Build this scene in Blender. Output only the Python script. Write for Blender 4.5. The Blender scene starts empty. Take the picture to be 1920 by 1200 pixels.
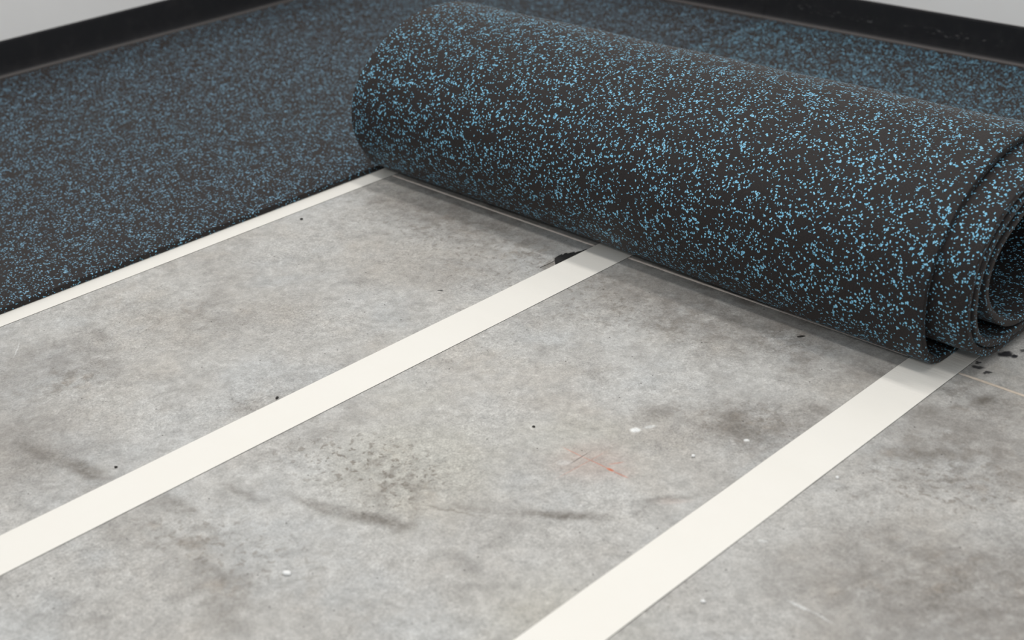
import bpy, bmesh, math, random
import numpy as np
from mathutils import Vector, Matrix, noise as mnoise

random.seed(7)
sc = bpy.context.scene
C = sc.collection

# ------------------------------------------------------------------ camera
cam_d = bpy.data.cameras.new('camera')
cam = bpy.data.objects.new('camera', cam_d)
C.objects.link(cam)
yaw, pitch, roll = math.radians(136.0568), math.radians(27.5164), math.radians(-2.9821)
fw = Vector((math.cos(pitch) * math.cos(yaw), math.cos(pitch) * math.sin(yaw), -math.sin(pitch)))
rt = fw.cross(Vector((0, 0, 1))).normalized()
up = rt.cross(fw)
r2 = math.cos(roll) * rt + math.sin(roll) * up
u2 = -math.sin(roll) * rt + math.cos(roll) * up
m = Matrix((r2, u2, -fw)).transposed().to_4x4()
m.translation = (2.02512, -1.60768, 0.99019)
cam.matrix_world = m
cam_d.sensor_width = 36
cam_d.lens = 2575.64 * 36 / 1920
cam_d.clip_start = 0.05
cam_d.dof.use_dof = True
cam_d.dof.focus_distance = 2.12
cam_d.dof.aperture_fstop = 4.0
sc.camera = cam

# ------------------------------------------------------------------ daylight from the open hall
w = bpy.data.worlds.new('world')
sc.world = w
w.use_nodes = True
bg = w.node_tree.nodes['Background']
bg.inputs['Color'].default_value = (0.93, 0.97, 1.0, 1)
bg.inputs['Strength'].default_value = 0.44


def batten_or_fill(loc, sx, sy, power, col):
    d = bpy.data.lights.new('batten_or_fill', 'AREA')
    d.shape = 'RECTANGLE'
    d.size, d.size_y = sx, sy
    d.energy = power
    d.color = col
    o = bpy.data.objects.new('batten_or_fill', d)
    o.location = loc
    C.objects.link(o)


# two fluorescent battens under the ceiling, running with the roll, and an added fill
batten_or_fill((0.5, 0.38, 3.0), 2.6, 0.26, 29, (1.0, 0.965, 0.92))
batten_or_fill((0.9, -0.95, 3.0), 2.6, 0.24, 31, (1.0, 0.965, 0.92))
batten_or_fill((3.2, -3.4, 2.8), 2.6, 0.6, 62, (1.0, 0.965, 0.92))  # added fill from the front, brightens the walls and the joint

vs = sc.view_settings
vs.view_transform = 'Standard'
vs.look = 'None'
vs.gamma = 1
vs.use_curve_mapping = False
vs.exposure = 0.0
sc.cycles.max_bounces = 8


# ------------------------------------------------------------------ node helper
class N:
    def __init__(self, name):
        self.m = bpy.data.materials.new(name)
        self.m.use_nodes = True
        self.t = self.m.node_tree
        self.b = self.t.nodes['Principled BSDF']

    def new(self, kind, **kw):
        n = self.t.nodes.new(kind)
        for k, v in kw.items():
            setattr(n, k, v)
        return n

    def put(self, sock, v):
        if isinstance(v, bpy.types.NodeSocket):
            self.t.links.new(v, sock)
        elif v is not None:
            if hasattr(sock.default_value, '__len__') and isinstance(v, (tuple, list)) and len(sock.default_value) == 4 and len(v) == 3:
                v = (*v, 1)
            sock.default_value = v

    def math(self, op, a, b=None, c=None):
        n = self.new('ShaderNodeMath', operation=op)
        for i, v in enumerate((a, b, c)):
            self.put(n.inputs[i], v)
        return n.outputs[0]

    def vmath(self, op, a, b=None, scale=None):
        n = self.new('ShaderNodeVectorMath', operation=op)
        self.put(n.inputs[0], a)
        if b is not None:
            self.put(n.inputs[1], b)
        if scale is not None:
            self.put(n.inputs['Scale'], scale)
        return n.outputs['Value'] if op in ('LENGTH', 'DISTANCE', 'DOT_PRODUCT') else n.outputs[0]

    def ramp(self, v, a, b, lo=0.0, hi=1.0, smooth=True):
        n = self.new('ShaderNodeMapRange')
        n.interpolation_type = 'SMOOTHSTEP' if smooth else 'LINEAR'
        self.put(n.inputs['Value'], v)
        n.inputs['From Min'].default_value = a
        n.inputs['From Max'].default_value = b
        self.put(n.inputs['To Min'], lo)
        self.put(n.inputs['To Max'], hi)
        return n.outputs['Result']

    def noise(self, vec, scale, detail=4, rough=0.55, dist=0.0, color=False):
        n = self.new('ShaderNodeTexNoise')
        self.put(n.inputs['Vector'], vec)
        n.inputs['Scale'].default_value = scale
        n.inputs['Detail'].default_value = detail
        n.inputs['Roughness'].default_value = rough
        n.inputs['Distortion'].default_value = dist
        return n.outputs['Color'] if color else n.outputs['Fac']

    def voronoi(self, vec, scale, feature='F1', dims='2D', rnd=1.0):
        n = self.new('ShaderNodeTexVoronoi', feature=feature, voronoi_dimensions=dims)
        self.put(n.inputs['Vector'], vec)
        n.inputs['Scale'].default_value = scale
        n.inputs['Randomness'].default_value = rnd
        return n

    def sep(self, col):
        n = self.new('ShaderNodeSeparateColor')
        self.put(n.inputs[0], col)
        return n.outputs

    def mix(self, f, a, b, blend='MIX'):
        n = self.new('ShaderNodeMix', data_type='RGBA', blend_type=blend)
        self.put(n.inputs[0], f)
        self.put(n.inputs[6], a)
        self.put(n.inputs[7], b)
        return n.outputs[2]

    def attr(self, name):
        n = self.new('ShaderNodeAttribute', attribute_name=name)
        return n.outputs['Fac']

    def obj(self):
        return self.new('ShaderNodeTexCoord').outputs['Object']

    def mapping(self, vec, loc=(0, 0, 0), rot=(0, 0, 0), scale=(1, 1, 1), kind='POINT'):
        n = self.new('ShaderNodeMapping', vector_type=kind)
        self.put(n.inputs['Vector'], vec)
        n.inputs['Location'].default_value = loc
        n.inputs['Rotation'].default_value = rot
        n.inputs['Scale'].default_value = scale
        return n.outputs[0]

    def bump(self, h, strength, dist, normal=None):
        n = self.new('ShaderNodeBump')
        n.inputs['Strength'].default_value = strength
        n.inputs['Distance'].default_value = dist
        self.put(n.inputs['Height'], h)
        if normal is not None:
            self.put(n.inputs['Normal'], normal)
        return n.outputs[0]

    def done(self, color=None, rough=None, spec=None, normal=None):
        self.put(self.b.inputs['Base Color'], color)
        self.put(self.b.inputs['Roughness'], rough)
        self.put(self.b.inputs['Specular IOR Level'], spec)
        if normal is not None:
            self.put(self.b.inputs['Normal'], normal)
        return self.m


def plain(name, col, rough=0.6, spec=0.4, var=0.08, scale=40):
    n = N(name)
    f = n.noise(n.obj(), scale, 4)
    c = n.mix(f, tuple(x * (1 - var) for x in col), tuple(min(1, x * (1 + var)) for x in col))
    return n.done(c, rough, spec, n.bump(n.noise(n.obj(), scale * 4, 3), 0.15, 0.001))


# ------------------------------------------------------------------ concrete with its stains and painted roll shade
# stains, and the roll's shade painted by the joint, as soft ellipses: x, y, angle, half length, half width, strength (metres, degrees)
STAINS_AND_SHADE = {
    'yellow_cement': [(0.844, -0.659, 35, 0.16, 0.15, 0.6), (1.197, -0.764, 31, 0.13, 0.10, 0.45),
        (0.953, -0.473, 28, 0.11, 0.07, 0.4), (0.72, -0.55, 20, 0.09, 0.07, 0.25)],
    'glue_and_shade': [(0.849, -0.703, -10, 0.10, 0.07, 1.0), (0.42, -0.08, 0, 0.55, 0.075, 0.95), (0.95, -0.085, 0, 0.35, 0.08, 0.9),
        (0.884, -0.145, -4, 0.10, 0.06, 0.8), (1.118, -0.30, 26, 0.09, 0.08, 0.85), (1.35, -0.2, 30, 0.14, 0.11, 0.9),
        (0.281, -0.85, 90, 0.11, 0.07, 0.9), (1.3, -0.05, 10, 0.14, 0.1, 0.8), (1.0, -0.36, 50, 0.06, 0.04, 0.6),
        (0.75, -0.95, 30, 0.12, 0.06, 0.7), (1.5, -0.42, 40, 0.2, 0.12, 1.0), (0.30, -0.12, 10, 0.1, 0.05, 0.9),
        (0.24, -0.62, 20, 0.16, 0.09, 0.5), (0.7, -0.2, 10, 0.16, 0.08, 0.4), (0.88, -0.98, 10, 0.09, 0.06, 0.6)],
    'wear_and_shade': [(0.30, 0.010, 0, 0.36, 0.030, 0.95), (0.93, 0.006, 0, 0.33, 0.036, 0.95), (0.62, 0.01, 0, 0.2, 0.03, 0.9), (0.35, -0.05, 0, 0.30, 0.05, 0.7), (0.9, -0.05, 0, 0.36, 0.055, 0.75), (1.17, -0.06, 30, 0.1, 0.06, 0.7),
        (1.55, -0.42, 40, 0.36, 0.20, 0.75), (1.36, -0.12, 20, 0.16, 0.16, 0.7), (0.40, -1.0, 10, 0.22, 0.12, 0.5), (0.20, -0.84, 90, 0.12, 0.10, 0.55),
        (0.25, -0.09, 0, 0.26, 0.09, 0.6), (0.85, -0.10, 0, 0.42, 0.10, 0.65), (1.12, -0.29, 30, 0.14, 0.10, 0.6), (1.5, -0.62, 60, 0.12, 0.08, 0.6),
        (0.47, -0.22, 30, 0.13, 0.1, 0.4), (0.84, -0.97, 10, 0.14, 0.05, 0.2)],
    'chips': [(0.80, -0.70, 20, 0.17, 0.09, 1.0), (0.87, -0.72, 20, 0.08, 0.05, 1.0), (0.60, -0.70, 20, 0.10, 0.05, 0.6), (1.1, -0.3, 30, 0.12, 0.08, 0.7), (1.4, -0.25, 40, 0.2, 0.1, 0.7),
        (0.8, -0.93, 20, 0.2, 0.09, 0.6), (0.5, -0.15, 0, 0.7, 0.12, 0.6)],
    'skid': [(0.475, -0.967, 9.5, 0.14, 0.016, 0.6), (0.61, -0.94, 8, 0.12, 0.012, 0.5), (0.86, -0.787, 18, 0.12, 0.012, 0.6),
        (0.432, -0.977, 9.5, 0.075, 0.0195, 0.6), (0.523, -0.956, 10, 0.066, 0.0195, 0.9), (0.686, -0.919, 7, 0.055, 0.015, 0.6),
        (0.725, -0.85, 9, 0.052, 0.009, 0.5), (0.822, -0.803, 13, 0.055, 0.0135, 0.7), (0.899, -0.773, 22, 0.07, 0.018, 0.95),
        (0.982, -0.675, 30, 0.055, 0.009, 0.5), (1.067, -0.616, 35, 0.072, 0.0135, 0.95), (1.143, -0.501, 49, 0.052, 0.0075, 0.6),
        (1.118, -0.319, 26, 0.05, 0.03, 0.75), (1, -0.361, 56, 0.03, 0.027, 0.6), (1.087, -0.296, 1, 0.025, 0.027, 0.6),
        (1.319, -0.218, 41, 0.06, 0.032, 0.55), (1.38, -0.246, 41, 0.035, 0.006, 0.8), (1.322, -0.046, 88, 0.028, 0.015, 1),
        (1.275, -0.127, 80, 0.04, 0.02, 0.55), (0.92, -1.009, 7, 0.05, 0.03, 0.35), (0.836, -0.97, 13, 0.06, 0.02, 0.25),
        (0.182, -0.739, -17, 0.06, 0.018, 0.35), (0.554, -0.722, 54, 0.035, 0.027, 0.4), (1.159, -0.208, 22, 0.03, 0.02, 0.6)],
    'chalk': [(1.015, -0.504, 41, 0.062, 0.060, 0.20), (1.058, -0.498, 41, 0.028, 0.024, 0.18), (1.15, -0.505, 45, 0.03, 0.008, 0.15)],
}


def concrete():
    n = N('stained_concrete')
    p = n.obj()
    wob = n.vmath('SCALE', n.vmath('SUBTRACT', n.noise(p, 22, 3, color=True), (0.5, 0.5, 0.5)), scale=0.05)
    pw = n.vmath('ADD', p, wob)
    wob2 = n.vmath('SCALE', n.vmath('SUBTRACT', n.noise(p, 90, 2, color=True), (0.5, 0.5, 0.5)), scale=0.012)
    pf = n.vmath('ADD', p, wob2)

    def blob(x, y, ang, a, b, src=pw, edge=0.25):
        v = n.mapping(src, (x, y, 0), (0, 0, math.radians(ang)), (a, b, 10), 'TEXTURE')
        return n.ramp(n.vmath('LENGTH', v), 1.15, edge)

    def many(lst, src=pw, edge=0.25):
        acc = None
        for (x, y, ang, a, b, s) in lst:
            k = n.math('MULTIPLY', blob(x, y, ang, a, b, src, edge), s)
            acc = k if acc is None else n.math('MAXIMUM', acc, k)
        return acc

    big = n.noise(p, 3.1, 5, 0.6, 0.6)
    mid = n.noise(p, 11, 6, 0.65, 0.5)
    fine = n.noise(p, 70, 6, 0.72, 0.3)
    grain = n.noise(p, 420, 4, 0.7)
    # base cloudiness
    c = n.mix(n.ramp(big, 0.32, 0.68), (0.490, 0.478, 0.455), (0.600, 0.600, 0.585))
    c = n.mix(n.math('MULTIPLY', n.ramp(mid, 0.47, 0.72), 0.55), c, (0.30, 0.29, 0.275))
    c = n.mix(n.math('MULTIPLY', n.ramp(mid, 0.46, 0.28), 0.4), c, (0.54, 0.545, 0.54))
    hue = n.noise(n.mapping(p, (2, 9, 0)), 4.5, 4, 0.6)
    c = n.mix(n.ramp(hue, 0.5, 0.68, 0, 0.5), c, (0.52, 0.545, 0.56))
    c = n.mix(n.ramp(hue, 0.5, 0.34, 0, 0.5), c, (0.54, 0.505, 0.455))
    # yellowish cement areas
    yel = n.attr('yellow_cement')
    c = n.mix(n.math('MULTIPLY', yel, 0.65), c, (0.56, 0.545, 0.45))
    # brown mottling (old glue and dirt), strongest in patches; along the joint it paints the roll's shade too
    patches = n.attr('glue_and_shade')
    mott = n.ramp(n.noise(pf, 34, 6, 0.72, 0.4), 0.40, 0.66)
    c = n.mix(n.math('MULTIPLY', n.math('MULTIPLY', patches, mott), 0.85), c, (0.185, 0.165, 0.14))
    ochre = n.ramp(n.noise(n.mapping(p, (3, 1, 0)), 16, 5, 0.65), 0.54, 0.75)
    c = n.mix(n.math('MULTIPLY', ochre, n.math('MULTIPLY_ADD', patches, 0.5, 0.12)), c, (0.42, 0.33, 0.24))
    # grey-mauve and brown-grey wear, plus the roll's shadow painted beside the joint
    zone = n.attr('wear_and_shade')
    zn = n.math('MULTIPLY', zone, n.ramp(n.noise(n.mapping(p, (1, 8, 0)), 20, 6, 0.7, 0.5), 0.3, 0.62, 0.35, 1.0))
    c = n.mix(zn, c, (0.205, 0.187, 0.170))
    # brown chips: loose freckles of old glue
    chips = n.ramp(n.noise(n.mapping(p, (4, 4, 0)), 95, 4, 0.6, 0.5), 0.56, 0.61)
    chz = n.attr('chips')
    c = n.mix(n.math('MULTIPLY', chips, n.math('MULTIPLY_ADD', chz, 0.85, 0.05)), c, (0.20, 0.175, 0.145))
    # general fine dark flecking
    spk = n.ramp(n.noise(p, 130, 5, 0.75, 0.6), 0.58, 0.72)
    spm = n.ramp(n.noise(n.mapping(p, (7, 2, 0)), 7, 3), 0.42, 0.65, 0.12, 0.8)
    c = n.mix(n.math('MULTIPLY', spk, spm), c, (0.235, 0.215, 0.19))
    c = n.mix(n.ramp(fine, 0.3, 0.72, 0.0, 0.40), c, (0.30, 0.292, 0.28))
    c = n.mix(n.ramp(fine, 0.47, 0.24, 0.0, 0.32), c, (0.60, 0.60, 0.59))
    c = n.mix(n.ramp(grain, 0.42, 0.72, 0.0, 0.40), c, (0.22, 0.21, 0.20))
    # tyre streaks and smears
    dark = n.attr('skid')
    c = n.mix(n.math('MULTIPLY', dark, n.ramp(n.noise(p, 120, 4, 0.7), 0.25, 0.6, 0.35, 0.95)), c, (0.165, 0.150, 0.132))
    c = n.mix(n.math('MULTIPLY', many([(0.957, -0.699, 23, 0.065, 0.0028, 0.6)], pf, 0.2), 1.0), c, (0.25, 0.23, 0.20))
    blk = many([(1.281, 0.091, 79, 0.013, 0.011, 1), (1.293, 0.093, -20, 0.007, 0.008, 1), (1.270, 0.032, 33, 0.010, 0.006, 0.9),
                (1.264, 0.044, 10, 0.004, 0.005, 0.9), (1.287, 0.027, 63, 0.007, 0.003, 0.9), (0.493, -0.290, 40, 0.007, 0.003, 0.9),
                (1.30, 0.12, 50, 0.012, 0.006, 0.8)], n.vmath('ADD', p, n.vmath('SCALE', wob2, scale=1.1)), 0.5)
    c = n.mix(blk, c, (0.02, 0.02, 0.024))
    # orange chalk: a crossed mark in a faint ring of powder
    org = n.attr('chalk')
    c = n.mix(org, c, (0.50, 0.29, 0.22))
    ol = many([(0.985, -0.504, -0.3, 0.026, 0.0011, 0.4), (1.023, -0.503, 1.4, 0.028, 0.0011, 0.5), (1.011, -0.518, 85.6, 0.05, 0.0010, 0.28),
               (1.046, -0.503, 1.5, 0.007, 0.0026, 0.9), (1.063, -0.503, 2.5, 0.015, 0.0016, 0.5), (1.042, -0.487, 57, 0.012, 0.002, 0.3)],
              n.vmath('ADD', p, n.vmath('SCALE', wob2, scale=0.1)), 0.5)
    c = n.mix(ol, c, (0.62, 0.17, 0.08))
    gl = many([(0.998, -0.509, 89.7, 0.025, 0.0011, 0.75)], p, 0.5)
    c = n.mix(gl, c, (0.15, 0.13, 0.12))
    # white paint marks and scratches
    wl = many([(1.009, -0.409, 40, 0.008, 0.007, 0.85), (1.019, -0.391, 60, 0.011, 0.004, 0.5), (1.379, -0.569, 4, 0.018, 0.003, 0.5),
               (1.407, -0.569, -5, 0.018, 0.002, 0.4), (0.749, -0.750, 88, 0.03, 0.018, 0.12), (1.280, -0.499, 22, 0.007, 0.004, 0.5),
               (1.136, -0.334, 30, 0.005, 0.004, 0.8), (0.132, -0.852, 142, 0.03, 0.0013, 0.4), (0.99, -0.53, 40, 0.012, 0.008, 0.25)],
              n.vmath('ADD', p, n.vmath('SCALE', wob2, scale=0.4)), 0.4)
    c = n.mix(wl, c, (0.82, 0.84, 0.84))
    # tiny pin holes
    vo = n.voronoi(p, 17)
    hole = n.math('MULTIPLY', n.ramp(vo.outputs['Distance'], 0.024, 0.014), n.ramp(n.sep(vo.outputs['Color'])[0], 0.72, 0.74))
    c = n.mix(n.math('MULTIPLY', hole, 0.85), c, (0.05, 0.045, 0.04))
    fuzz = n.noise(n.mapping(p, (2, 5, 0)), 260, 6, 0.8, 0.8)
    fz = n.ramp(fuzz, 0.33, 0.67, 0.60, 1.33, smooth=False)
    soft = n.ramp(n.noise(n.mapping(p, (9, 3, 0)), 5, 3), 0.35, 0.65, 0.45, 1.0)      # some areas were trowelled smoother
    fz = n.math('MULTIPLY_ADD', n.math('SUBTRACT', fz, 1.0), n.math('MAXIMUM', soft, n.math('MINIMUM', zone, 1.0)), 1.0)
    md = n.ramp(n.noise(n.mapping(p, (5, 1, 0)), 48, 5, 0.7, 0.6), 0.3, 0.7, 0.82, 1.17, smooth=False)
    g = n.math('MULTIPLY', fz, md)
    gc = n.new('ShaderNodeCombineColor')
    for i in range(3):
        n.put(gc.inputs[i], g)  # same factor for each channel
    c = n.mix(1.0, c, gc.outputs[0], 'MULTIPLY')
    h = n.math('ADD', n.math('MULTIPLY', fine, 0.6), n.math('MULTIPLY', grain, 0.4))
    h = n.math('SUBTRACT', h, n.math('MULTIPLY', hole, 1.2))
    rough = n.ramp(mid, 0.3, 0.7, 0.5, 0.72)
    return n.done(c, rough, 0.35, n.bump(h, 0.35, 0.0015))


# ------------------------------------------------------------------ speckled rubber
def rubber(name, dens=1.0, fine=1.0, blue_a=(0.16, 0.47, 0.70), blue_b=(0.27, 0.61, 0.83)):
    n = N(name)
    uv = n.new('ShaderNodeUVMap').outputs[0]
    wob = n.vmath('SCALE', n.vmath('SUBTRACT', n.noise(uv, 330, 2, color=True), (0.5, 0.5, 0.5)), scale=0.0022)
    p = n.vmath('ADD', uv, wob)

    def layer(scale, frac, edge, off):
        q = n.mapping(p, off)
        col = n.sep(n.voronoi(q, scale).outputs['Color'])
        e = n.voronoi(q, scale, 'DISTANCE_TO_EDGE').outputs['Distance']
        keep = n.math('LESS_THAN', col[0], frac)
        lim = n.ramp(col[2], 0, 1, edge, edge * 3.2, smooth=False)
        return n.math('MULTIPLY', keep, n.math('GREATER_THAN', e, lim)), col

    clump = n.noise(uv, 30, 3, 0.6)
    f1 = n.ramp(clump, 0.33, 0.68, 0.06 * dens, 0.22 * dens)
    f2 = n.ramp(clump, 0.33, 0.68, 0.04 * dens, 0.13 * dens)
    a, ca = layer(285 * fine, f1, 0.07, (0, 0, 0))
    b, cb = layer(470 * fine, f2, 0.05, (3.1, 1.7, 0))
    mask = n.math('MAXIMUM', a, b)
    blue = n.mix(ca[1], blue_a, blue_b)
    gran = n.noise(uv, 520, 3, 0.7)
    base = n.mix(n.ramp(gran, 0.45, 0.8), (0.0090, 0.0074, 0.0080), (0.037, 0.028, 0.025))
    c = n.mix(mask, base, blue)
    n.b.inputs['Sheen Weight'].default_value = 0.07
    n.b.inputs['Sheen Roughness'].default_value = 0.45
    n.b.inputs['Sheen Tint'].default_value = (1.0, 0.86, 0.78, 1)
    h = n.math('ADD', gran, n.math('MULTIPLY', mask, 0.25))
    return n.done(c, 0.66, 0.32, n.bump(h, 0.5, 0.0012))


def tape_mat():
    n = N('cream_tape')
    p = n.obj()
    wr = n.noise(n.mapping(p, scale=(6, 260, 1)), 1.0, 3, 0.6)
    near = n.math('MULTIPLY', n.ramp(n.sep(p)[1], -0.14, -0.02), n.ramp(n.sep(p)[0], 1.0, 1.1))
    wav = n.noise(n.mapping(p, scale=(2, 14, 1)), 1.0, 2)
    h = n.math('ADD', n.math('MULTIPLY', wav, 0.8), n.math('MULTIPLY', n.math('MULTIPLY', wr, near), 0.25))
    c = n.mix(n.noise(p, 9, 4), (0.830, 0.808, 0.752), (0.855, 0.838, 0.795))
    c = n.mix(n.ramp(n.noise(p, 300, 2), 0.60, 0.8, 0, 0.06), c, (0.5, 0.47, 0.4))
    return n.done(c, 0.45, 0.4, n.bump(h, 0.55, 0.004))


def base_mat():
    n = N('black_cove_base')
    p = n.obj()
    x, y, z = n.sep(p)[0:3]
    # scuffs: a broken row of pale rub marks along the middle of the strip
    row = n.math('MULTIPLY', n.ramp(z, 0.044, 0.050), n.ramp(z, 0.068, 0.060))
    s = n.ramp(n.noise(n.mapping(p, scale=(55, 55, 150)), 1.0, 4, 0.7), 0.56, 0.68)
    area = n.ramp(n.noise(n.mapping(p, (0.3, 0, 0)), 6, 2), 0.42, 0.52)
    onb = n.math('GREATER_THAN', y, 1.30)
    scuff = n.math('MULTIPLY', n.math('MULTIPLY', row, s), n.math('MULTIPLY', area, onb))
    dust = n.ramp(n.noise(p, 26, 5, 0.7), 0.45, 0.8, 0.0, 0.28)
    c = n.mix(dust, (0.0125, 0.0125, 0.0145), (0.05, 0.047, 0.047))
    toe = n.ramp(z, 0.021, 0.0155)
    c = n.mix(n.math('MULTIPLY', toe, 0.85), c, (0.10, 0.092, 0.090))     # toe is paler than the strip above it
    c = n.mix(n.math('MULTIPLY', scuff, 0.55), c, (0.20, 0.19, 0.19))
    return n.done(c, 0.5, 0.35, n.bump(n.noise(p, 60, 3), 0.2, 0.001))


def sealant_mat():
    n = N('beige_joint_sealant')
    p = n.obj()
    pale = n.ramp(n.sep(p)[0], 1.30, 1.22)
    f = n.noise(p, 160, 4)
    c = n.mix(pale, n.mix(f, (0.50, 0.42, 0.34), (0.74, 0.66, 0.56)), n.mix(f, (0.74, 0.66, 0.60), (0.88, 0.81, 0.75)))
    return n.done(c, 0.6, 0.3)


M = {
    'floor': concrete(),
    'rubber': rubber('speckled_rubber', 0.86),
    'rubber_dusty': rubber('dusty_speckled_rubber', 0.80, 1.08, (0.17, 0.40, 0.58), (0.28, 0.52, 0.71)),
    'rubber_cut': rubber('speckled_rubber_cut_edge', 0.45),
    'tape': tape_mat(),
    'underlay': plain('black_underlay', (0.02, 0.02, 0.02)),
    'base': base_mat(),
    'wall': plain('white_wall_paint', (0.88, 0.875, 0.87), 0.7, 0.3, 0.02, 12),
    'sealant': sealant_mat(),
    'scrap': plain('torn_black_rubber', (0.018, 0.017, 0.017), 0.6, 0.4, 0.3, 300),
    'crumb_black': plain('black_crumb', (0.02, 0.018, 0.016)),
    'crumb_white': plain('white_paint_crumb', (0.85, 0.86, 0.86)),
    'thread': plain('grey_thread', (0.06, 0.055, 0.05)),
}


# ------------------------------------------------------------------ mesh helpers
def link(name, bm, mat, parent=None, smooth=False):
    me = bpy.data.meshes.new(name)
    bm.to_mesh(me)
    bm.free()
    o = bpy.data.objects.new(name, me)
    C.objects.link(o)
    me.materials.append(M[mat])
    if smooth:
        for f in me.polygons:
            f.use_smooth = True
    if parent:
        o.parent = parent
    return o


def tag(o, label, cat, group=None):
    o['label'] = label
    o['category'] = cat
    if group:
        o['group'] = group
    return o


def prism(bm, prof, x0, x1, axis='X', steps=1):
    """sweep a closed 2-D profile [(a, z)] along an axis"""
    rings = []
    for i in range(steps + 1):
        x = x0 + (x1 - x0) * i / steps
        rings.append([bm.verts.new((x, a, z) if axis == 'X' else (a, x, z)) for a, z in prof])
    k = len(prof)
    for r, s in zip(rings, rings[1:]):
        for i in range(k):
            bm.faces.new((r[i], r[(i + 1) % k], s[(i + 1) % k], s[i]))
    bm.faces.new(rings[0])
    bm.faces.new(list(reversed(rings[-1])))
    bmesh.ops.recalc_face_normals(bm, faces=bm.faces)
    return bm


# ------------------------------------------------------------------ setting
WL, WR = -1.212, 1.3175           # wall planes
# floor slab with a sawn joint along Y = 0
def span(a, b, step):
    k = max(1, round((b - a) / step))
    return [a + (b - a) * i / k for i in range(k + 1)]


GW = 0.0026
xs = [WL - 0.1, -0.6] + span(-0.06, 1.95, 0.005) + [3.0, 7.0]
near_y = [-7.0, -3.0] + span(-1.36, -GW, 0.005)
far_y = span(GW, 0.25, 0.006) + [0.7, WR + 0.1]
prof = [(y, 0.0) for y in near_y] + [(-GW, -0.008), (GW, -0.008)] + [(y, 0.0) for y in far_y]
prof += [(WR + 0.1, -0.15), (-7.0, -0.15)]
nx, ny = len(xs), len(prof)
verts = [(x, y, z) for x in xs for y, z in prof]
faces = [(i * ny + j, (i + 1) * ny + j, (i + 1) * ny + (j + 1) % ny, i * ny + (j + 1) % ny) for i in range(nx - 1) for j in range(ny)]
me = bpy.data.meshes.new('floor')
me.from_pydata(verts, [], faces)
me.materials.append(M['floor'])
V = np.array(verts)
near = (V[:, 0] > -0.1) & (V[:, 0] < 2.0) & (V[:, 1] > -1.4) & (V[:, 1] < 0.3)
wob = np.zeros((len(V), 2))
wob2 = np.zeros((len(V), 2))
for i in np.nonzero(near)[0]:
    p = Vector(verts[i])
    a, b = mnoise.noise_vector(p * 22), mnoise.noise_vector(p * 60)
    wob[i] = (a.x * 0.022 + b.x * 0.008, a.y * 0.022 + b.y * 0.008)
    wob2[i] = (a.x * 0.004 + b.x * 0.005, a.y * 0.004 + b.y * 0.005)
for nm, lst in STAINS_AND_SHADE.items():
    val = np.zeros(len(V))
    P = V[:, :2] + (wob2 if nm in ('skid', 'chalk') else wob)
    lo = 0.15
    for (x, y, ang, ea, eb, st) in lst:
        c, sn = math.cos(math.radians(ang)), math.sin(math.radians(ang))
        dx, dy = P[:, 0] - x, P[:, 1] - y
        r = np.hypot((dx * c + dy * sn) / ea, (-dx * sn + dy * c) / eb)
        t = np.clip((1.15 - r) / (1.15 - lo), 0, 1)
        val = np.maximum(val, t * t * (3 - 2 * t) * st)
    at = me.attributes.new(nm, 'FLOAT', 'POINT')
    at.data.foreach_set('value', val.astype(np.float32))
me.update()
bm = bmesh.new()
bm.from_mesh(me)
bmesh.ops.recalc_face_normals(bm, faces=bm.faces)
bm.to_mesh(me)
bm.free()
floor = bpy.data.objects.new('floor', me)
C.objects.link(floor)
floor['kind'] = 'structure'
# sealant bead in the joint
bm = bmesh.new()
rows = []
NX = 700
for i in range(NX + 1):
    x = WL - 0.09 + (1.9 - WL + 0.09) * i / NX
    wv = 0.0024 + 0.0005 * mnoise.noise((x * 60, 0, 0)) + 0.0004 * mnoise.noise((x * 210, 4, 0))
    hh = 0.0012 + 0.0006 * mnoise.noise((x * 90, 9, 0)) + 0.0005 * mnoise.noise((x * 260, 2, 0))
    dy = 0.0004 * mnoise.noise((x * 40, 2, 5))
    if any(a - 0.004 < x < b + 0.004 for a, b in ((-0.036, 0.0388), (0.5728, 0.6481), (1.1827, 1.2573))):
        hh = -0.0002                      # pressed flat where a tape crosses
    rows.append([bm.verts.new((x, dy + a, z)) for a, z in ((-wv, -0.007), (-wv, hh * 0.5), (0, hh), (wv, hh * 0.5), (wv, -0.007))])
for r, s in zip(rows, rows[1:]):
    for i in range(5):
        bm.faces.new((r[i], r[(i + 1) % 5], s[(i + 1) % 5], s[i]))
bmesh.ops.recalc_face_normals(bm, faces=bm.faces)
link('joint_sealant', bm, 'sealant', floor)

for nm, prof, a0, a1, ax in (('wall_left', [(WL - 0.1, 0), (WL, 0), (WL, 3.0), (WL - 0.1, 3.0)], -6.5, WR + 0.1, 'Y'),
                             ('wall_right', [(WR, 0), (WR + 0.1, 0), (WR + 0.1, 3.0), (WR, 3.0)], WL, 6.5, 'X')):
    o = link(nm, prism(bmesh.new(), prof, a0, a1, ax), 'wall')
    o['kind'] = 'structure'
cove = [(0, 0.0125), (0.0145, 0.0125), (0.0145, 0.0142), (0.0105, 0.0152), (0.0075, 0.0178), (0.0055, 0.0225), (0.0045, 0.030),
        (0.004, 0.040), (0.004, 0.0955), (0.0030, 0.0990), (0, 0.1000)]
o = link('baseboard_left', prism(bmesh.new(), [(WL + d, z) for d, z in cove], -6.5, WR, 'Y'), 'base')
o['kind'] = 'structure'
# the right-hand strip comes in two lengths that butt together
o = link('baseboard_right', prism(bmesh.new(), [(WR - d, z) for d, z in cove], WL, -0.0095, 'X'), 'base')
o['kind'] = 'structure'
link('cove_strip', prism(bmesh.new(), [(WR - d, z) for d, z in cove], -0.0083, 6.5, 'X'), 'base', o)

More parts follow.
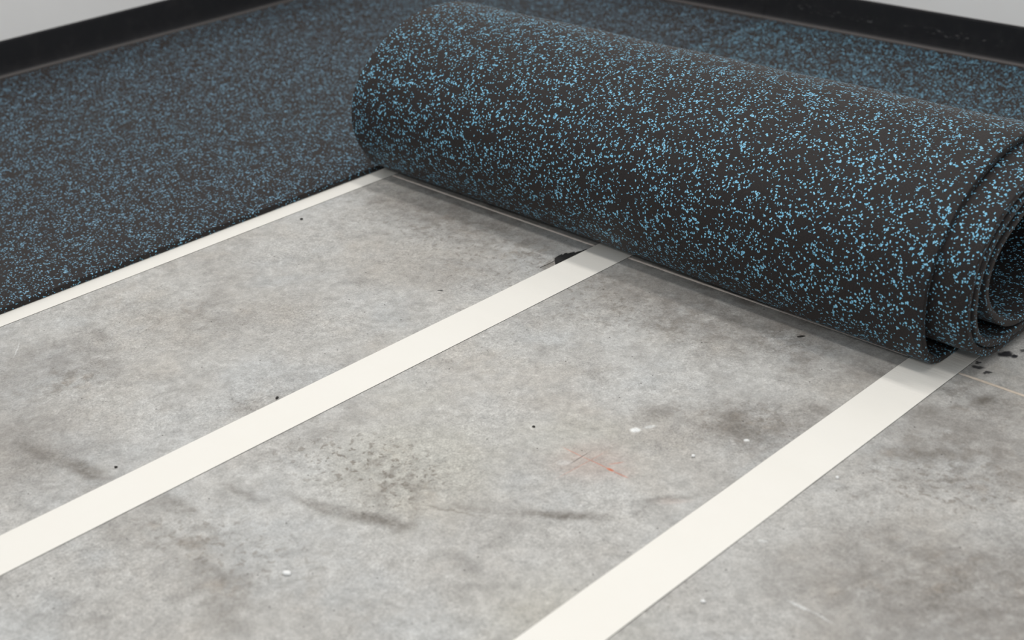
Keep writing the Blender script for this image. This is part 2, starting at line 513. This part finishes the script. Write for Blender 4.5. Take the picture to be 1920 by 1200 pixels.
# ------------------------------------------------------------------ rubber mats
T = 0.011
Z0 = 0.001                        # mats lie on the tapes
CH = [(0.0, T / 2 - 0.0016), (0.0006, T / 2 - 0.0006), (0.0018, T / 2)]


def sheet(name, line, xs_of, width, wave=None, nx=26, line_r=None, blend=None):
    """a thick sheet: centre line in the Y-Z plane, swept along X; UVs in metres"""
    xs = [c[0] for c in CH] + [0.0018 + (width - 0.0036) * i / nx for i in range(1, nx)] + [width - c[0] for c in reversed(CH)]
    hs = [c[1] for c in CH] + [T / 2] * (nx - 1) + [c[1] for c in reversed(CH)]
    bm = bmesh.new()
    uvl = bm.loops.layers.uv.new('UVMap')
    n = len(line)
    s = [0.0]
    for a, b in zip(line, line[1:]):
        s.append(s[-1] + math.dist(a, b))
    outer, inner = [], []
    line_r = line_r or line

    def at(i, f):
        i = max(0, min(n - 1, i))
        return Vector(line[i]).lerp(Vector(line_r[i]), f)

    for i in range(n):
        ro, ri = [], []
        for x, h in zip(xs, hs):
            if i in (0, n - 1):
                h = min(h, T / 2 - 0.0012)
            k = wave(s[i], x) if wave else 0.0
            f = blend(x) if blend else 0.0
            y, z = at(i, f)
            d = (at(i + 1, f) - at(i - 1, f)).normalized()
            nrm = (-d[1], d[0])              # floor side first, outside of the roll later
            ro.append(bm.verts.new((x + xs_of(s[i]), y + nrm[0] * (h + k), z + nrm[1] * (h + k))))
            ri.append(bm.verts.new((x + xs_of(s[i]), y - nrm[0] * (h - k), z - nrm[1] * (h - k))))
        outer.append(ro)
        inner.append(ri)
    uvo, uvi = {}, {}
    k = len(xs)

    def face(vs, uvs, cut=0):
        f = bm.faces.new(vs)
        f.smooth = True
        f.material_index = cut
        for lp, u in zip(f.loops, uvs):
            lp[uvl].uv = u

    for i in range(n - 1):
        for j in range(k - 1):
            u = [(xs[j], s[i]), (xs[j], s[i + 1]), (xs[j + 1], s[i + 1]), (xs[j + 1], s[i])]
            face((outer[i][j], outer[i + 1][j], outer[i + 1][j + 1], outer[i][j + 1]), u)
            v = [(a + 3.37, b + 5.11) for a, b in u]
            face((inner[i][j + 1], inner[i + 1][j + 1], inner[i + 1][j], inner[i][j]), [v[3], v[2], v[1], v[0]])
        for j, sg in ((0, -1), (k - 1, 1)):
            u = [(9.0 + sg, s[i]), (9.0 + sg, s[i + 1]), (9.0 + T + sg, s[i + 1]), (9.0 + T + sg, s[i])]
            q = (outer[i][j], outer[i + 1][j], inner[i + 1][j], inner[i][j])
            face(q if sg > 0 else tuple(reversed(q)), u if sg > 0 else list(reversed(u)), 1)
    for i in (0, n - 1):
        for j in range(k - 1):
            u = [(xs[j], 20.0), (xs[j + 1], 20.0), (xs[j + 1], 20.0 + T), (xs[j], 20.0 + T)]
            q = (outer[i][j], outer[i][j + 1], inner[i][j + 1], inner[i][j])
            face(q if i == 0 else tuple(reversed(q)), u if i == 0 else list(reversed(u)), 1)
    bmesh.ops.recalc_face_normals(bm, faces=bm.faces)
    o = link(name, bm, 'rubber')
    o.data.materials.append(M['rubber_cut'])
    return o


def spline(pts, u):
    """Catmull-Rom through the points at parameter u"""
    i = min(len(pts) - 2, int(u))
    t = u - i
    p0, p1, p2, p3 = (Vector(pts[max(0, min(len(pts) - 1, i + k))]) for k in (-1, 0, 1, 2))
    return 0.5 * (2 * p1 + (p2 - p0) * t + (2 * p0 - 5 * p1 + 4 * p2 - p3) * t * t + (3 * p1 - p0 - 3 * p2 + p3) * t ** 3)


def even(pts, step):
    """parameters of points about one step apart along the spline"""
    us, last, acc = [0.0], spline(pts, 0), 0.0
    m = (len(pts) - 1) * 40
    for q in range(1, m + 1):
        v = spline(pts, q / 40)
        acc += (v - last).length
        last = v
        if acc >= step:
            us.append(q / 40)
            acc = 0.0
    if us[-1] < len(pts) - 1:
        us[-1] = float(len(pts) - 1)
    return us


ZC = Z0 + T / 2
mat = sheet('rubber_mat', [(WR - 0.003 - (WR + 3.0) * i / 90, ZC) for i in range(91)], lambda s: WL + 0.002, -WL - 0.0028, nx=12)
mat.data.materials[0] = M['rubber_dusty']
tag(mat, 'flat black rubber mat with blue flecks laid along the left wall', 'mat')

turns = [(WR - 0.003, ZC), (1.0, ZC), (0.7, ZC), (0.4, ZC), (0.2, ZC), (0.1, ZC), (0.06, ZC), (0.032, 0.0072),
         # outer turn: up the near side, over the top, down the far side, in under the roll
         (0.010, 0.0125), (-0.010, 0.0255), (-0.027, 0.046), (-0.043, 0.074), (-0.0515, 0.103), (-0.0525, 0.13), (-0.045, 0.165),
         (-0.028, 0.196), (-0.006, 0.219), (0.018, 0.240), (0.051, 0.2595), (0.087, 0.2745), (0.119, 0.2835), (0.155, 0.2885),
         (0.19, 0.2893), (0.24, 0.2825), (0.30, 0.262), (0.355, 0.225), (0.39, 0.182), (0.404, 0.14), (0.392, 0.092),
         (0.355, 0.055), (0.305, 0.033), (0.25, 0.022), (0.19, 0.0185),
         # second turn
         (0.13, 0.0180), (0.09, 0.0180), (0.064, 0.0190), (0.039, 0.0245), (0.016, 0.036), (-0.008, 0.055), (-0.0245, 0.079), (-0.033, 0.103),
         (-0.036, 0.13), (-0.032, 0.16), (-0.0205, 0.188), (0.0, 0.2125), (0.026, 0.234), (0.056, 0.249), (0.09, 0.2605),
         (0.125, 0.269), (0.16, 0.274), (0.2, 0.2745), (0.245, 0.268), (0.295, 0.25), (0.34, 0.218), (0.372, 0.18), (0.385, 0.14),
         (0.375, 0.1), (0.342, 0.066), (0.30, 0.045), (0.25, 0.0355), (0.2, 0.031),
         # third turn
         (0.15, 0.0302), (0.11, 0.0303), (0.08, 0.0310), (0.057, 0.0345), (0.036, 0.0410), (0.016, 0.0515), (-0.0005, 0.0655), (-0.0135, 0.085),
         (-0.0205, 0.107), (-0.0225, 0.132), (-0.0185, 0.158), (-0.007, 0.183), (0.014, 0.2065), (0.045, 0.2265), (0.082, 0.2425), (0.12, 0.253),
         (0.16, 0.2585), (0.2, 0.258), (0.245, 0.25), (0.285, 0.234), (0.325, 0.206), (0.352, 0.175), (0.363, 0.14),
         (0.353, 0.105), (0.325, 0.077), (0.285, 0.058), (0.24, 0.0485), (0.19, 0.0445),
         # fourth, innermost turn
         (0.15, 0.0440), (0.115, 0.0462), (0.085, 0.0545), (0.06, 0.068), (0.037, 0.086), (0.018, 0.106), (0.006, 0.130),
         (0.006, 0.155), (0.017, 0.178), (0.039, 0.1985), (0.07, 0.215), (0.105, 0.2285), (0.145, 0.238), (0.19, 0.2405),
         (0.235, 0.234), (0.275, 0.219), (0.308, 0.196), (0.33, 0.17), (0.339, 0.14), (0.334, 0.112)]
# towards the right end the near bottom corner sags out over the floor
sagged = dict(zip(range(6, 15), [(0.055, ZC), (0.025, 0.0068), (0.0, 0.0095), (-0.020, 0.0185), (-0.0365, 0.036), (-0.0500, 0.066),
                                 (-0.0560, 0.10), (-0.0545, 0.13), (-0.0455, 0.165)]))
turns_r = [sagged.get(i, p) for i, p in enumerate(turns)]
us = even(turns, 0.004)
curve = [tuple(spline(turns, u)) for u in us]
curve_r = [tuple(spline(turns_r, u)) for u in us]
# arc length at which the second turn begins to slide out of the roll
ss, acc = [0.0], 0.0
for a, b in zip(curve, curve[1:]):
    acc += math.dist(a, b)
    ss.append(acc)
i_top = max(range(len(curve) // 2), key=lambda i: curve[i][1])
s_top = ss[i_top]
s_a, s_b = s_top + 0.16, s_top + 0.60


def slide(s):
    t = min(1, max(0, (s - s_a) / (s_b - s_a)))
    t = t * t * (3 - 2 * t)
    return 0.0008 + 0.053 * t + 0.004 * min(1, max(0, (s - s_b) / 0.8))


def wave(s, x):
    on = min(1, max(0, (s - 1.45) / 0.15))
    return on * (0.0013 * math.sin(x * 9.0 + s * 3) * math.sin(s * 5.0) + 0.0008 * math.sin(x * 21 + 1.3))


def sag(x):
    t = min(1, max(0, (x - 0.45) / 0.75))
    return t * t * (3 - 2 * t)


rollo = sheet('rubber_mat_roll', curve, slide, 1.2245, wave, 30, curve_r, sag)
tag(rollo, 'half unrolled black rubber mat with blue flecks, a thick roll lying on the concrete', 'mat roll')


# ------------------------------------------------------------------ floor tapes
def tape(x0, x1, label, y1):
    th = 0.0009
    bm = bmesh.new()
    rows = []
    y0 = -3.2
    ny = 420
    for i in range(ny + 1):
        y = y0 + (y1 - y0) * i / ny
        rip = 0.0003 * max(0, mnoise.noise((x0 * 7, y * 23, 0)))
        jit = 0.00035 * mnoise.noise((x0 * 3, y * 9, 3))
        rows.append([bm.verts.new((x + jit, y, z)) for x, z in ((x0, 0.0003), (x0, 0.0007 + rip * 0.3), (x0 + 0.001, th + rip * 0.3), ((x0 + x1) / 2, th),
                                                          (x1 - 0.001, th + rip * 0.3), (x1, 0.0007 + rip * 0.3), (x1, 0.0003))])
    for r, s in zip(rows, rows[1:]):
        for j in range(7):
            bm.faces.new((r[j], r[(j + 1) % 7], s[(j + 1) % 7], s[j]))
    bm.faces.new(rows[0])
    bm.faces.new(list(reversed(rows[-1])))
    bmesh.ops.recalc_face_normals(bm, faces=bm.faces)
    o = link('floor_tape', bm, 'tape')
    tag(o, label, 'tape', 'parallel tapes on the concrete')
    b2 = prism(bmesh.new(), [(x0 - 0.0006, 0.0), (x1 + 0.0006, 0.0), (x1 + 0.0006, 0.0003), (x0 - 0.0006, 0.0003)], y0, y1, 'Y')  # thin black layer, a little wider than the tape
    link('tape_underlay', b2, 'underlay', o)['label'] = 'thin black layer under the tape'
    return o


tape(-0.036, 0.0388, 'cream tape half under the edge of the flat rubber mat', 1.29)
tape(0.5728, 0.6481, 'cream tape running under the middle of the roll', 1.29)
tape(1.1827, 1.2573, 'cream tape under the right end of the roll, nearest the camera', 1.29)

# ------------------------------------------------------------------ litter on the concrete
pts = [(0.5713, -0.0985), (0.5577, -0.0857), (0.553, -0.0723), (0.5547, -0.064), (0.5592, -0.0673), (0.5545, -0.0572), (0.5581, -0.0543),
       (0.5609, -0.059), (0.5607, -0.0487), (0.5642, -0.0424), (0.5675, -0.0457), (0.5674, -0.0369), (0.5702, -0.0318), (0.5712, -0.0249), (0.5716, -0.0185),
       (0.5718, -0.03), (0.5718, -0.06), (0.5718, -0.085)]
bm = bmesh.new()
lo = [bm.verts.new((x, y, 0.0002)) for x, y in pts]
hi = [bm.verts.new((x, y, 0.0014 + 0.0028 * max(0, (0.5718 - x) / 0.018) * (0.5 + 0.5 * math.sin(i * 2.1)))) for i, (x, y) in enumerate(pts)]
for i in range(len(pts)):
    j = (i + 1) % len(pts)
    bm.faces.new((lo[i], lo[j], hi[j], hi[i]))
bm.faces.new(lo)
bm.faces.new(hi)
bmesh.ops.triangulate(bm, faces=[f for f in bm.faces if len(f.verts) > 4])
bmesh.ops.recalc_face_normals(bm, faces=bm.faces)
scrap = tag(link('rubber_scrap', bm, 'scrap'), 'torn black scrap with jagged edge against the middle tape near the roll', 'scrap')
bm = bmesh.new()
prev = None
for i in range(13):
    t = i / 12
    cpt = Vector((0.559 + 0.003 * t + 0.0015 * math.sin(t * 5), -0.082 - 0.043 * t, 0.0012 - 0.0006 * t))
    ring = [bm.verts.new(cpt + Vector((math.cos(a), 0, math.sin(a))) * 0.00045) for a in (0, 1.57, 3.14, 4.71)]
    if prev:
        for k in range(4):
            bm.faces.new((prev[k], prev[(k + 1) % 4], ring[(k + 1) % 4], ring[k]))
    prev = ring
bmesh.ops.recalc_face_normals(bm, faces=bm.faces)
link('loose_thread', bm, 'thread', scrap)


def crumb(x, y, a, b, h, rz, mat, label, name):
    bm = bmesh.new()
    bmesh.ops.create_icosphere(bm, subdivisions=2, radius=1)
    off = random.random() * 50
    for v in bm.verts:
        k = 1 + 0.45 * mnoise.noise(v.co * 1.6 + Vector((off, 0, 0)))
        v.co = Vector((v.co.x * a * k, v.co.y * b * k, v.co.z * h * k))
    zmin = min(v.co.z for v in bm.verts)
    o = link(name, bm, mat, smooth=True)
    o.location = (x, y, -zmin)
    o.rotation_euler = (0, 0, rz)
    tag(o, label, 'crumb', 'black crumbs on the concrete' if 'black' in name else 'white paint crumbs on the concrete')
    return o


for x, y, a, b, h, rz, label in (
        (0.900, -0.493, .0022, .0018, .0012, 0.4, 'tiny black crumb on bare concrete just above the orange cross mark'),
        (0.074, -0.253, .0026, .0022, .0015, 1.0, 'tiny black crumb beside the tape along the flat mat edge'),
        (0.567, -0.676, .0030, .0020, .0014, 2.0, 'tiny black crumb touching the left edge of the middle tape'),
        (1.029, -0.051, .0058, .0015, .0012, 0.9, 'thin black sliver in the shadow in front of the roll, near right tape'),
        (0.548, -0.926, .0022, .0020, .0014, 0.2, 'tiny black crumb by the dark skid mark at the far left')):
    crumb(x, y, a, b, h, rz, 'crumb_black', label, 'black_crumb')
for x, y, a, b, h, rz, label in (
        (1.108, -0.411, .0026, .0024, .0018, 0.3, 'round white paint crumb left of the nearest tape'),
        (1.274, -0.333, .0026, .0022, .0018, 0.8, 'round white paint crumb right of the nearest tape'),
        (0.9035, -0.912, .0055, .0042, .0020, 0.5, 'larger white paint crumb in the foreground below the middle tape'),
        (1.296, -0.634, .0030, .0024, .0016, 0.5, 'white paint crumb right of the nearest tape, near the lower picture edge')):
    crumb(x, y, a, b, h, rz, 'crumb_white', label, 'white_crumb')
